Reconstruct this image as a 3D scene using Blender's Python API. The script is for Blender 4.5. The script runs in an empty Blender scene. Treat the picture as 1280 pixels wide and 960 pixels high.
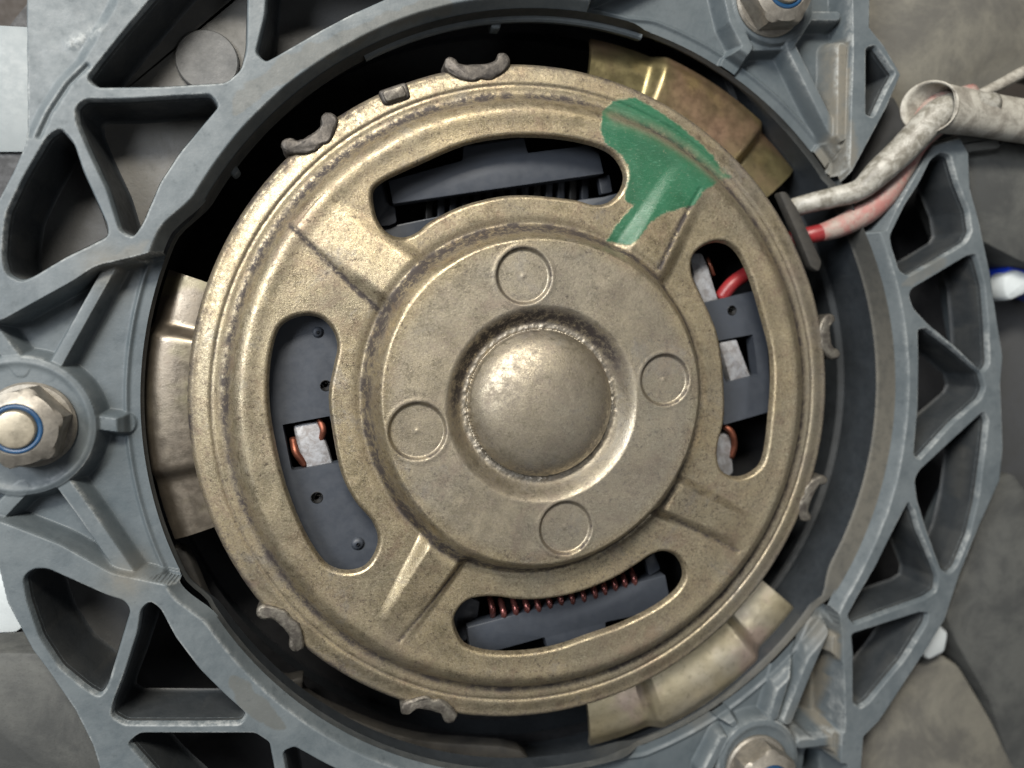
import bpy, math, random
import numpy as np
from mathutils import Matrix, Vector

random.seed(7); RNG = np.random.RandomState(11)
C = bpy.context.scene.collection
K = 0.0002                      # metres per working unit (one unit is about a fifth of a millimetre)
F = 950.0                       # focal length in photo pixels
D = 950.0                       # distance along the view axis to the plane z = 0

# ------------------------------------------------------------------ camera
nad = np.array([-210.0, 70.0, -F]); nad /= np.linalg.norm(nad)
up = -nad
xw = np.array([1.0, 0, 0]) - up * up[0]; xw /= np.linalg.norm(xw)
yw = np.cross(up, xw)
RC = np.array([xw, yw, up])                     # camera vector -> world vector
CAM = -(RC @ np.array([0, 0, -1.0])) * D        # so that the view axis meets z = 0 at the origin
cam_data = bpy.data.cameras.new('camera'); cam = bpy.data.objects.new('camera', cam_data); C.objects.link(cam)
m4 = Matrix([list(RC[0]) + [CAM[0] * K], list(RC[1]) + [CAM[1] * K], list(RC[2]) + [CAM[2] * K], [0, 0, 0, 1]])
cam.matrix_world = m4
cam_data.sensor_width = 36; cam_data.lens = 36 * F / 1280
cam_data.clip_start = 0.005; cam_data.clip_end = 20
cam_data.dof.use_dof = True; cam_data.dof.focus_distance = (D - 45) * K; cam_data.dof.aperture_fstop = 7.5
bpy.context.scene.camera = cam

# ------------------------------------------------------------------ world, lamps, exposure
sc = bpy.context.scene
world = bpy.data.worlds.new('World'); sc.world = world; world.use_nodes = True
wn = world.node_tree.nodes; wl = world.node_tree.links
bg = wn['Background']; bg.inputs['Strength'].default_value = 0.13
tc = wn.new('ShaderNodeTexCoord'); wns = wn.new('ShaderNodeTexNoise'); wns.inputs['Scale'].default_value = 1.6
wr = wn.new('ShaderNodeValToRGB')
wr.color_ramp.elements[0].position = .35; wr.color_ramp.elements[0].color = (.30, .30, .31, 1)
wr.color_ramp.elements[1].position = .68; wr.color_ramp.elements[1].color = (.86, .88, .92, 1)
wl.new(tc.outputs['Generated'], wns.inputs['Vector']); wl.new(wns.outputs['Fac'], wr.inputs['Fac']); wl.new(wr.outputs['Color'], bg.inputs['Color'])

def area(name, loc, target, size, power, col):
    l = bpy.data.lights.new(name, 'AREA'); l.shape = 'RECTANGLE'; l.size = size[0]; l.size_y = size[1]; l.energy = power; l.color = col
    o = bpy.data.objects.new(name, l); C.objects.link(o); o.location = loc
    o.rotation_euler = (Vector(target) - Vector(loc)).to_track_quat('-Z', 'Y').to_euler()
    return o
area('ceiling_lamp', (-0.17, 0.44, 0.50), (0, 0, 0), (.28, .10), 7.2, (1.0, .94, .84))
area('soft_fill_light', (-0.44, 0.20, 0.46), (0, 0, 0), (.24, .26), 4.8, (.93, .96, 1.0))  # soft fill added at the upper left to brighten that side of the cover
area('far_ceiling_lamp', (0.62, -0.30, 1.1), (0, 0, 0), (.5, .16), 1.5, (.95, .97, 1.0))
sc.view_settings.view_transform = 'Standard'; sc.view_settings.look = 'None'
sc.view_settings.exposure = 0.0; sc.view_settings.gamma = 1.0

# ------------------------------------------------------------------ geometry helpers
def W(px, py, z=0.0):
    """photo pixel -> working-unit x, y where its ray meets height z"""
    d = RC @ np.array([px - 640.0, 480.0 - py, -F])
    t = (z - CAM[2]) / d[2]
    return np.array([CAM[0] + d[0] * t, CAM[1] + d[1] * t])
def WP(pts, z=0.0): return np.array([W(p[0], p[1], z) for p in pts])
def W3(px, py, z): a = W(px, py, z); return (a[0], a[1], z)
def circ(l, r, t, b, z):
    cx, cy = (l + r) / 2, (t + b) / 2
    a, b_, c, d = W(l, cy, z), W(r, cy, z), W(cx, t, z), W(cx, b, z)
    ctr = np.array([(a[0] + b_[0]) / 2, (c[1] + d[1]) / 2])
    rx, ry = (b_[0] - a[0]) / 2, (c[1] - d[1]) / 2
    return ctr, (rx + ry) / 2
def rounded(P, rad=9.0, n=5):
    P = np.asarray(P, float); out = []
    N = len(P)
    for i in range(N):
        a, b, c = P[i - 1], P[i], P[(i + 1) % N]
        la, lc = np.linalg.norm(a - b), np.linalg.norm(c - b)
        d = min(rad, la * .48, lc * .48)
        p0 = b + (a - b) / la * d; p1 = b + (c - b) / lc * d
        for k in range(n + 1):
            t = k / n; out.append((1 - t) ** 2 * p0 + 2 * t * (1 - t) * b + t * t * p1)
    return np.array(out)
def smooth_closed(P, n=6):
    P = np.asarray(P, float); out = []; N = len(P)
    for i in range(N):
        p0, p1, p2, p3 = P[i - 1], P[i], P[(i + 1) % N], P[(i + 2) % N]
        for k in range(n):
            t = k / n
            out.append(.5 * ((2 * p1) + (-p0 + p2) * t + (2 * p0 - 5 * p1 + 4 * p2 - p3) * t * t + (-p0 + 3 * p1 - 3 * p2 + p3) * t ** 3))
    return np.array(out)
def smooth_open(P, n=6):
    P = np.asarray(P, float); Q = np.vstack([2 * P[0] - P[1], P, 2 * P[-1] - P[-2]]); out = []
    for i in range(1, len(Q) - 2):
        p0, p1, p2, p3 = Q[i - 1], Q[i], Q[i + 1], Q[i + 2]
        for k in range(n):
            t = k / n
            out.append(.5 * ((2 * p1) + (-p0 + p2) * t + (2 * p0 - 5 * p1 + 4 * p2 - p3) * t * t + (-p0 + 3 * p1 - 3 * p2 + p3) * t ** 3))
    out.append(P[-1]); return np.array(out)
def seg_dist(X, Y, a, b):
    d = b - a; L = max(float(d @ d), 1e-9)
    t = np.clip(((X - a[0]) * d[0] + (Y - a[1]) * d[1]) / L, 0, 1)
    return np.hypot(X - a[0] - t * d[0], Y - a[1] - t * d[1])
def line_dist(X, Y, P):
    D_ = np.full(X.shape, 1e9)
    for i in range(len(P) - 1): D_ = np.minimum(D_, seg_dist(X, Y, P[i], P[i + 1]))
    return D_
def poly_sd(X, Y, P, pad=14.0):
    """signed distance, negative inside; only computed near the polygon, else +1e3"""
    out = np.full(X.shape, 1e3)
    lo = P.min(0) - pad; hi = P.max(0) + pad
    m = (X > lo[0]) & (X < hi[0]) & (Y > lo[1]) & (Y < hi[1])
    if not m.any(): return out
    x = X[m]; y = Y[m]; d = np.full(x.shape, 1e9); ins = np.zeros(x.shape, bool)
    N = len(P)
    for i in range(N):
        a, b = P[i], P[(i + 1) % N]
        d = np.minimum(d, seg_dist(x, y, a, b))
        if a[1] != b[1]:
            c = ((a[1] > y) != (b[1] > y)) & (x < (b[0] - a[0]) * (y - a[1]) / (b[1] - a[1]) + a[0])
            ins ^= c
    out[m] = np.where(ins, -d, d); return out
def ss(a, b, x):
    t = np.clip((x - a) / (b - a), 0, 1); return t * t * (3 - 2 * t)
def vnoise(X, Y, scale, seed=0, octaves=3):
    r = np.random.RandomState(seed); T = r.rand(256, 256); out = 0; amp = 1; tot = 0
    for o in range(octaves):
        x = X / scale + 37.3 * o; y = Y / scale + 11.1 * o
        ix = np.floor(x).astype(int); iy = np.floor(y).astype(int); fx = x - ix; fy = y - iy
        fx = fx * fx * (3 - 2 * fx); fy = fy * fy * (3 - 2 * fy)
        g = lambda i, j: T[i % 256, j % 256]
        v = (g(ix, iy) * (1 - fx) + g(ix + 1, iy) * fx) * (1 - fy) + (g(ix, iy + 1) * (1 - fx) + g(ix + 1, iy + 1) * fx) * fy
        out = out + v * amp; tot += amp; amp *= .5; scale = scale / 2.1
    return out / tot
def smin(a, b, k):
    h = np.clip(.5 + .5 * (b - a) / k, 0, 1); return b * (1 - h) + a * h - k * h * (1 - h)
def smax(a, b, k): return -smin(-a, -b, k)

WORLD = {}                       # object name -> world origin in working units
def link_obj(o, origin, parent):
    C.objects.link(o); WORLD[o.name] = np.array(origin, float)
    if parent is not None:
        o.parent = parent; p = WORLD[parent.name]; o.location = tuple((WORLD[o.name] - p) * K)
    else: o.location = tuple(WORLD[o.name] * K)
    return o
def tag(o, label=None, cat=None, group=None, kind=None):
    if label: o['label'] = label
    if cat: o['category'] = cat
    if group: o['group'] = group
    if kind: o['kind'] = kind
    return o
def thing(name, origin, label, cat, group=None, kind=None):
    o = bpy.data.objects.new(name, None); o.empty_display_size = .005
    link_obj(o, origin, None); return tag(o, label, cat, group, kind)
def mk(name, V, Fc, mat, parent=None, smooth=True, normals=None, attrs=None, sharp=None):
    """V in working units (world), Fc list of faces or an (n,4) array"""
    V = np.asarray(V, float); org = (V.min(0) + V.max(0)) / 2
    me = bpy.data.meshes.new(name)
    if isinstance(Fc, np.ndarray):
        nf, k = Fc.shape
        me.vertices.add(len(V)); me.vertices.foreach_set('co', ((V - org) * K).astype(np.float32).ravel())
        me.loops.add(nf * k); me.loops.foreach_set('vertex_index', Fc.astype(np.int32).ravel())
        me.polygons.add(nf); me.polygons.foreach_set('loop_start', np.arange(0, nf * k, k, dtype=np.int32))
        me.update(calc_edges=True)
    else:
        me.from_pydata([tuple(v) for v in (V - org) * K], [], Fc); me.update()
    me.polygons.foreach_set('use_smooth', [smooth] * len(me.polygons))
    if attrs:
        for kx, a in attrs.items():
            at = me.attributes.new(kx, 'FLOAT', 'POINT'); at.data.foreach_set('value', np.asarray(a, np.float32))
    if normals is not None: me.normals_split_custom_set_from_vertices([tuple(n) for n in normals])
    elif smooth and sharp is not None: me.set_sharp_from_angle(angle=math.radians(sharp))
    me.materials.append(mat)
    o = bpy.data.objects.new(name, me); return link_obj(o, org, parent)
def prism(P, z0, z1, bev=0.0, draft=0.0, holes=None):
    """vertical prism of outline P (world, any orientation) with a small top bevel"""
    P = np.asarray(P, float)
    A = 0.5 * np.sum(P[:, 0] * np.roll(P[:, 1], -1) - np.roll(P[:, 0], -1) * P[:, 1])
    if A < 0: P = P[::-1]
    def off(d):
        e = np.roll(P, -1, 0) - P; L = np.linalg.norm(e, axis=1, keepdims=True); L[L == 0] = 1; e /= L
        n = np.stack([-e[:, 1], e[:, 0]], 1); m = n + np.roll(n, 1, 0)
        q = np.sum(m * m, 1, keepdims=True) / 2; return P + m / np.maximum(q, .35) * d
    rings = []
    N = len(P)
    rings.append((P, z0))
    if bev: rings += [(P, z1 - bev), (off(bev * .35), z1 - bev * .35), (off(bev), z1)]
    else: rings.append((P, z1))
    V = [(*p, z) for R, z in rings for p in R]; Fs = []
    for r in range(len(rings) - 1):
        for i in range(N):
            j = (i + 1) % N; Fs.append((r * N + i, r * N + j, (r + 1) * N + j, (r + 1) * N + i))
    Fs.append(tuple((len(rings) - 1) * N + i for i in range(N))); Fs.append(tuple(range(N))[::-1])
    return V, Fs
def join(*parts):
    V = []; Fs = []
    for v, f in parts:
        b = len(V); V += [tuple(x) for x in v]; Fs += [tuple(i + b for i in q) for q in f]
    return V, Fs
def lathe(c, prof, n=96, a0=0, a1=2 * math.pi, cap=False):
    full = abs(a1 - a0 - 2 * math.pi) < 1e-6; m = n if full else n + 1
    V = []; Fs = []
    for r, z in prof:
        for i in range(m):
            a = a0 + (a1 - a0) * i / n; V.append((c[0] + r * math.cos(a), c[1] + r * math.sin(a), z))
    for k in range(len(prof) - 1):
        for i in range(n):
            j = (i + 1) % m; Fs.append((k * m + i, (k + 1) * m + i, (k + 1) * m + j, k * m + j))
    if cap: Fs.append(tuple((len(prof) - 1) * m + i for i in range(m)))
    return V, Fs
def tube(P, R, n=14, caps=True, wob=0.0, seed=1):
    P = np.asarray(P, float); N = len(P); R = np.full(N, R) if np.isscalar(R) else np.interp(np.linspace(0, 1, N), np.linspace(0, 1, len(R)), R)
    rs = np.random.RandomState(seed); V = []; Fs = []
    prev = np.array([0, 0, 1.0])
    for i in range(N):
        t = P[min(i + 1, N - 1)] - P[max(i - 1, 0)]; t /= np.linalg.norm(t)
        b = np.cross(t, prev); b /= np.linalg.norm(b); nn = np.cross(b, t); prev = nn
        for k in range(n):
            a = 2 * math.pi * k / n; r = R[i] * (1 + wob * (rs.rand() - .5))
            V.append(P[i] + r * (math.cos(a) * b + math.sin(a) * nn))
    for i in range(N - 1):
        for k in range(n):
            j = (k + 1) % n; Fs.append((i * n + k, i * n + j, (i + 1) * n + j, (i + 1) * n + k))
    if caps: Fs.append(tuple(range(n))[::-1]); Fs.append(tuple((N - 1) * n + k for k in range(n)))
    return V, Fs
def ball(c, r, sx=1, sy=1, sz=1, n=14, m=8, rot=0):
    V = []; Fs = []
    for i in range(m + 1):
        p = math.pi * i / m
        for k in range(n):
            a = 2 * math.pi * k / n
            x, y, z = r * sx * math.sin(p) * math.cos(a), r * sy * math.sin(p) * math.sin(a), r * sz * math.cos(p)
            V.append((c[0] + x * math.cos(rot) - y * math.sin(rot), c[1] + x * math.sin(rot) + y * math.cos(rot), c[2] + z))
    for i in range(m):
        for k in range(n):
            j = (k + 1) % n; Fs.append((i * n + k, (i + 1) * n + k, (i + 1) * n + j, i * n + j))
    return V, Fs

def heightfield(X, Y, Z, keep, labels, names, mats, parents, attrs, cutfields, min_faces=12):
    """split one moulded surface into its parts; vertices next to a cut are moved onto the cut's contour.
    cutfields: list of (S, T): the surface is kept where S < T"""
    ny, nx = X.shape; h = X[0, 1] - X[0, 0]
    gy, gx = np.gradient(Z, h); NN = np.dstack([-gx, -gy, np.ones_like(Z)]); NN /= np.linalg.norm(NN, axis=2, keepdims=True)
    Xs, Ys, Zs = X.copy(), Y.copy(), Z.copy()
    kf = keep[:-1, :-1] & keep[1:, :-1] & keep[:-1, 1:] & keep[1:, 1:]
    full = np.zeros((ny + 1, nx + 1), bool); full[1:-1, 1:-1] = kf
    cnt = full[:-1, :-1].astype(int) + full[1:, :-1] + full[:-1, 1:] + full[1:, 1:]
    edge = (cnt > 0) & (cnt < 4)
    for S, T in cutfields:
        sy, sx = np.gradient(S, h); g = np.hypot(sx, sy) + 1e-9
        near = edge & (np.abs(S - T) < 2.2 * h)
        mv = np.where(near, (T - S) / g, 0); mv = np.clip(mv, -1.6 * h, 1.6 * h)
        Xs += mv * sx / g; Ys += mv * sy / g; Zs += mv * (gx * sx + gy * sy) / g
    idx = np.arange(ny * nx).reshape(ny, nx)
    Q = np.stack([idx[:-1, :-1], idx[:-1, 1:], idx[1:, 1:], idx[1:, :-1]], -1)
    lf = labels[:-1, :-1]; out = {}
    Vall = np.stack([Xs.ravel(), Ys.ravel(), Zs.ravel()], 1); Nall = NN.reshape(-1, 3)
    for li in np.unique(lf[kf]):
        q = Q[kf & (lf == li)]
        if len(q) < min_faces: continue
        u, inv = np.unique(q.ravel(), return_inverse=True); q2 = inv.reshape(-1, 4)
        out[li] = mk(names[li], Vall[u], q2, mats[li], parents[li] if not callable(parents[li]) else parents[li](out), True, Nall[u], {k: a.ravel()[u] for k, a in attrs.items()})
    return out

# ------------------------------------------------------------------ materials
class NT:
    def __init__(s, name):
        s.m = bpy.data.materials.new(name); s.m.use_nodes = True; s.t = s.m.node_tree; s.b = s.t.nodes['Principled BSDF']
        s.pos = s.n('ShaderNodeNewGeometry').outputs['Position']
    def n(s, typ, **kw):
        x = s.t.nodes.new(typ)
        for k, v in kw.items(): setattr(x, k, v)
        return x
    def put(s, sock, v):
        if hasattr(v, 'is_output'): s.t.links.new(v, sock)
        else:
            if isinstance(v, tuple) and len(v) == 3 and len(sock.default_value) == 4: v = (*v, 1)
            sock.default_value = v
    def noise(s, mm, detail=5, rough=.6, dist=0.0, stretch=None):
        x = s.n('ShaderNodeTexNoise'); x.inputs['Scale'].default_value = 1000.0 / mm; x.inputs['Detail'].default_value = detail
        x.inputs['Roughness'].default_value = rough; x.inputs['Distortion'].default_value = dist
        if stretch:
            mp = s.n('ShaderNodeMapping'); s.t.links.new(s.pos, mp.inputs['Vector']); mp.inputs['Scale'].default_value = stretch[0]; mp.inputs['Rotation'].default_value = (0, 0, math.radians(stretch[1]))
            s.t.links.new(mp.outputs['Vector'], x.inputs['Vector'])
        else: s.t.links.new(s.pos, x.inputs['Vector'])
        return x.outputs['Fac']
    def voro(s, mm, feature='F1'):
        x = s.n('ShaderNodeTexVoronoi', feature=feature); x.inputs['Scale'].default_value = 1000.0 / mm
        s.t.links.new(s.pos, x.inputs['Vector']); return x.outputs['Distance']
    def ramp(s, f, a, b, lo=0.0, hi=1.0):
        x = s.n('ShaderNodeMapRange', interpolation_type='SMOOTHSTEP'); s.put(x.inputs[0], f)
        for i, v in enumerate((a, b, lo, hi)): x.inputs[i + 1].default_value = v
        return x.outputs[0]
    def mix(s, f, a, b, mode='MIX'):
        x = s.n('ShaderNodeMix', data_type='RGBA', blend_type=mode); s.put(x.inputs[0], f); s.put(x.inputs[6], a); s.put(x.inputs[7], b); return x.outputs[2]
    def math(s, op, a, b=0.0, clamp=False):
        x = s.n('ShaderNodeMath', operation=op, use_clamp=clamp); s.put(x.inputs[0], a); s.put(x.inputs[1], b); return x.outputs[0]
    def attr(s, name):
        x = s.n('ShaderNodeAttribute', attribute_name=name); return x.outputs['Fac']
    def bump(s, h, strength, mm, prev=None):
        x = s.n('ShaderNodeBump'); x.inputs['Strength'].default_value = strength; x.inputs['Distance'].default_value = mm / 1000; s.put(x.inputs['Height'], h)
        if prev is not None: s.put(x.inputs['Normal'], prev)
        return x.outputs['Normal']
    def fin(s, col, rough, metal=0.0, normal=None, spec=None, coat=None):
        s.put(s.b.inputs['Base Color'], col); s.put(s.b.inputs['Roughness'], rough); s.put(s.b.inputs['Metallic'], metal)
        if normal is not None: s.put(s.b.inputs['Normal'], normal)
        if spec is not None: s.put(s.b.inputs['Specular IOR Level'], spec)
        return s.m

def metal_cover(name, paint=False):
    t = NT(name)
    big = t.noise(28, 4, .6); mid = t.noise(6, 6, .7); fine = t.noise(.9, 6, .78); grain = t.noise(.34, 3, .75)
    col = t.mix(t.ramp(big, .35, .65), (.40, .332, .205), (.35, .305, .208))
    col = t.mix(t.ramp(mid, .42, .72, 0, .5), col, (.25, .185, .125))
    col = t.mix(t.ramp(fine, .5, .62, 0, .55), col, (.15, .12, .09))
    col = t.mix(t.ramp(grain, .48, .66, 0, .55), col, (.66, .57, .42))
    col = t.mix(t.ramp(t.noise(.75, 6, .9), .54, .60, 0, .55), col, (.10, .075, .055))
    grime_shade = t.attr('grime_shade')
    g = t.math('MULTIPLY', grime_shade, t.ramp(t.noise(2.0, 6, .85), .36, .58, .30, 1.35), True)
    col = t.mix(t.ramp(t.noise(11, 6, .75, .5), .52, .66, 0, .55), col, (.27, .195, .14))
    col = t.mix(t.ramp(t.noise(17, 7, .8, .4), .54, .68, 0, .55), col, (.27, .255, .23))
    col = t.mix(t.ramp(t.noise(1.6, 4, .6, 0, ((1, 16, 1), 24)), .62, .68, 0, .28), col, (.62, .56, .45))
    speck = t.ramp(t.noise(1.5, 6, .9), .56, .61, 0, .8)
    speck = t.math('MULTIPLY', speck, t.ramp(t.noise(18, 3, .6), .38, .60))
    col = t.mix(speck, col, (.085, .07, .055))
    silver = t.attr('silver')
    col = t.mix(t.math('MULTIPLY', silver, .8), col, (.37, .345, .30))
    col = t.mix(g, col, (.045, .037, .034))
    rough = t.ramp(fine, .3, .7, .33, .50); rough = t.math('ADD', rough, t.math('MULTIPLY', g, .25), True); rough = t.math('ADD', rough, t.ramp(t.noise(8, 6, .8), .35, .65, -.07, .12), True)
    metal = t.math('SUBTRACT', .93, t.math('MULTIPLY', g, .55), True)
    nb = t.bump(grain, .8, .08); nb = t.bump(fine, .40, .10, nb); nb = t.bump(t.noise(2.6, 5, .7), .22, .2, nb)
    if paint:
        p = t.attr('paint'); st = t.noise(1.5, 4, .6, 0, ((1, 5, 1), 32)); wear = t.noise(5, 5, .7)
        edge = t.math('ADD', p, t.math('MULTIPLY', t.math('SUBTRACT', t.noise(2.0, 6, .75, 0, ((1, 2.2, 1), 32)), .5), .6))
        pm = t.ramp(edge, .34, .56)
        sc_ = t.math('MULTIPLY', t.attr('scuff'), t.ramp(wear, .25, .60, .55, 1)); pm = t.math('MULTIPLY', pm, t.math('SUBTRACT', 1.0, sc_))
        pm = t.math('MULTIPLY', pm, t.ramp(t.noise(.7, 4, .75), .28, .40, .55, 1))
        green = t.mix(t.ramp(t.noise(9, 4, .6), .35, .65), (.016, .078, .038), (.020, .098, .050))
        green = t.mix(t.ramp(st, .56, .70, 0, .40), green, (.11, .25, .17))
        col = t.mix(pm, col, green); rough = t.mix(pm, rough, t.ramp(wear, .3, .7, .30, .45))
        metal = t.math('MULTIPLY', metal, t.math('SUBTRACT', 1.0, pm))
        nb = t.bump(t.math('MULTIPLY', st, pm), .35, .3, nb)
    return t.fin(col, rough, metal, nb)

def plastic(name, base, dust, rough=.55, dusty=True, spec=.45):
    t = NT(name)
    big = t.noise(24, 5, .65, .3); mid = t.noise(4, 5, .7); fine = t.noise(.6, 4, .7)
    col = t.mix(t.ramp(big, .3, .7), base, tuple(c * .78 for c in base))
    if dusty:
        d = t.attr('dust'); dd = t.math('MULTIPLY', d, t.ramp(t.noise(12, 8, .75, .2), .30, .66, .55, 1.10), True)
        col = t.mix(dd, col, dust)
        col = t.mix(t.math('MULTIPLY', t.attr('soil'), t.ramp(mid, .25, .6, .5, 1)), col, (.135, .125, .102))
        col = t.mix(t.attr('worn'), col, (.085, .088, .082))
        col = t.mix(t.math('MULTIPLY', t.attr('chalk'), t.ramp(t.noise(2.2, 6, .8), .40, .60, .1, 1)), col, (.33, .345, .34))
        scr = t.ramp(t.noise(1.0, 4, .7, 0, ((1, 9, 1), -38)), .63, .70, 0, .22); col = t.mix(t.math('MULTIPLY', scr, d), col, (.36, .37, .36))
    col = t.mix(t.ramp(fine, .55, .72, 0, .30), col, tuple(min(1, c * 1.9 + .02) for c in base))
    col = t.mix(t.ramp(mid, .56, .74, 0, .35), col, tuple(c * .55 for c in base))
    return t.fin(col, t.ramp(mid, .3, .7, rough - .08, rough + .12), 0, t.bump(mid, .18, .5, t.bump(fine, .30, .12)), spec)

def simple(name, col, rough, metal=0.0, var=.3, grain_mm=.6, bump=.2, spec=.5, col2=None, mm2=7):
    t = NT(name); c2 = col2 or tuple(c * (1 - var) for c in col)
    c = t.mix(t.ramp(t.noise(mm2, 5, .7, .4), .36, .64), col, c2)
    c = t.mix(t.ramp(t.noise(grain_mm, 4, .7), .5, .72, 0, var), c, tuple(x * .4 for x in col))
    return t.fin(c, t.ramp(t.noise(2.2, 4, .6), .3, .7, max(.05, rough - .07), rough + .08), metal, t.bump(t.noise(grain_mm, 4, .7), bump, .15), spec)

M_COVER = metal_cover('zinc_plated_steel'); M_PAINT = metal_cover('green_paint_on_steel', True)
M_SHROUD = plastic('dusty_blue_grey_plastic', (.028, .042, .052), (.112, .129, .137))
M_FLOOR = plastic('cell_floor_plastic', (.032, .035, .038), (.085, .085, .082))
M_POCKET_SHADE = plastic('pocket_shade_plastic', (.014, .018, .022), (.075, .08, .08))  # shroud plastic darkened so the colour carries the pockets' shade
M_WALL = plastic('ring_wall_plastic', (.022, .027, .031), (.085, .086, .080))
M_BLACK = simple('black_void_plastic', (.008, .0085, .010), .6, var=.2)
M_CAN = simple('dark_motor_can', (.02, .019, .018), .5, .3)
M_GAP_SHADE = simple('gap_shade_plastic', (.024, .029, .034), .6, var=.2)  # lower opening wall; the gap's shade is put into this dark colour
M_LEDGE = simple('brown_dusty_ledge', (.035, .032, .027), .7, var=.3, col2=(.02, .019, .017), mm2=9)
M_BRUSH = simple('dark_brush_plate', (.036, .042, .053), .50, var=.12, bump=.12)
M_BRUSHD = simple('deep_brush_plate', (.022, .026, .034), .55, var=.15, bump=.12)
M_BLOCK = simple('pale_brush_block', (.34, .35, .37), .45, .2, var=.5, col2=(.20, .19, .19), mm2=2.2)
M_COPPER = simple('copper_wire', (.30, .11, .07), .5, .85, var=.4, grain_mm=.4)
M_WIND = simple('copper_winding', (.25, .09, .08), .28, .75, var=.45, grain_mm=.35)
M_RED = simple('red_cable_skin', (.22, .018, .02), .42, var=.25)
M_PINK = simple('pink_dusty_cable_skin', (.27, .22, .19), .6, var=.5, col2=(.28, .12, .105), mm2=5)
M_CABLE = simple('dirty_white_cable_skin', (.33, .32, .285), .40, var=.6, col2=(.14, .13, .105), mm2=3, bump=.8)
M_SLEEVE = simple('dirty_cream_sleeve', (.36, .345, .30), .62, var=.55, col2=(.17, .155, .13), mm2=6, bump=.6)
M_TAB = simple('dull_crimped_steel', (.20, .185, .155), .55, .75, var=.5, col2=(.09, .08, .07), mm2=2.2, bump=.5)
M_TABD = simple('dark_crimped_steel', (.12, .108, .095), .60, .65, var=.5, col2=(.055, .05, .046), mm2=2.0, bump=.5)
M_NUT = simple('zinc_nut_metal', (.27, .25, .215), .5, .6, var=.35, col2=(.19, .175, .15), mm2=3, bump=.3)
M_BOLT = simple('bolt_end_metal', (.42, .37, .28), .42, .8, var=.2)
M_BLUE = simple('blue_nylon', (.008, .045, .11), .4, var=.2)
M_BEIGE = simple('dusty_beige_panel', (.150, .143, .120), .75, var=.35, col2=(.085, .082, .074), mm2=24, bump=.35, spec=.25)
M_GREY = simple('dusty_grey_panel', (.078, .080, .075), .7, var=.35, col2=(.045, .047, .046), mm2=20, bump=.35, spec=.3)
M_DGREY = simple('dark_grey_panel', (.040, .041, .041), .6, var=.2, col2=(.045, .047, .05), mm2=20)
M_BROWN = simple('brown_dark_floor', (.040, .033, .028), .8, var=.2, mm2=30)
M_WHITE = simple('white_painted_metal', (.50, .54, .55), .45, var=.08, bump=.05)
M_PALE = simple('pale_blue_white_sheet', (.20, .225, .235), .6, var=.08, mm2=30, bump=.05)
M_DBLUE = simple('vivid_blue_plastic', (.01, .04, .42), .35, var=.15)
def ear_mat(name, c1, c2, c3):
    t = NT(name); a = t.noise(26, 3, .5); b = t.noise(16, 3, .5, .3)
    c = t.mix(t.ramp(a, .38, .62), c1, c2); c = t.mix(t.ramp(b, .52, .70, 0, .7), c, c3)
    c = t.mix(t.ramp(t.noise(1.6, 5, .75), .52, .72, 0, .5), c, (.13, .10, .07))
    return t.fin(c, t.ramp(t.noise(3, 4, .6), .3, .7, .30, .45), .85, t.bump(t.noise(.8, 4, .7), .3, .12))
M_EAR = ear_mat('zinc_flange_tan', (.215, .185, .145), (.165, .14, .11), (.25, .225, .14))
M_EAR2 = ear_mat('zinc_flange_iridescent', (.33, .215, .14), (.21, .18, .09), (.38, .29, .12))
M_EAR3 = ear_mat('zinc_flange_pale', (.52, .47, .37), (.50, .43, .28), (.52, .39, .34))

# ================================================================== THE SHROUD
RC0, RR = circ(163, 1142, 1, 979, 0)            # ring opening at z = 0
hx = 1.25
cor = [W(-45, -40), W(1330, -40), W(-45, 1010), W(1330, 1010)]
x0, x1 = min(c[0] for c in cor), max(c[0] for c in cor); y0, y1 = min(c[1] for c in cor), max(c[1] for c in cor)
X, Y = np.meshgrid(np.arange(x0, x1, hx), np.arange(y0, y1, hx))

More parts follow.
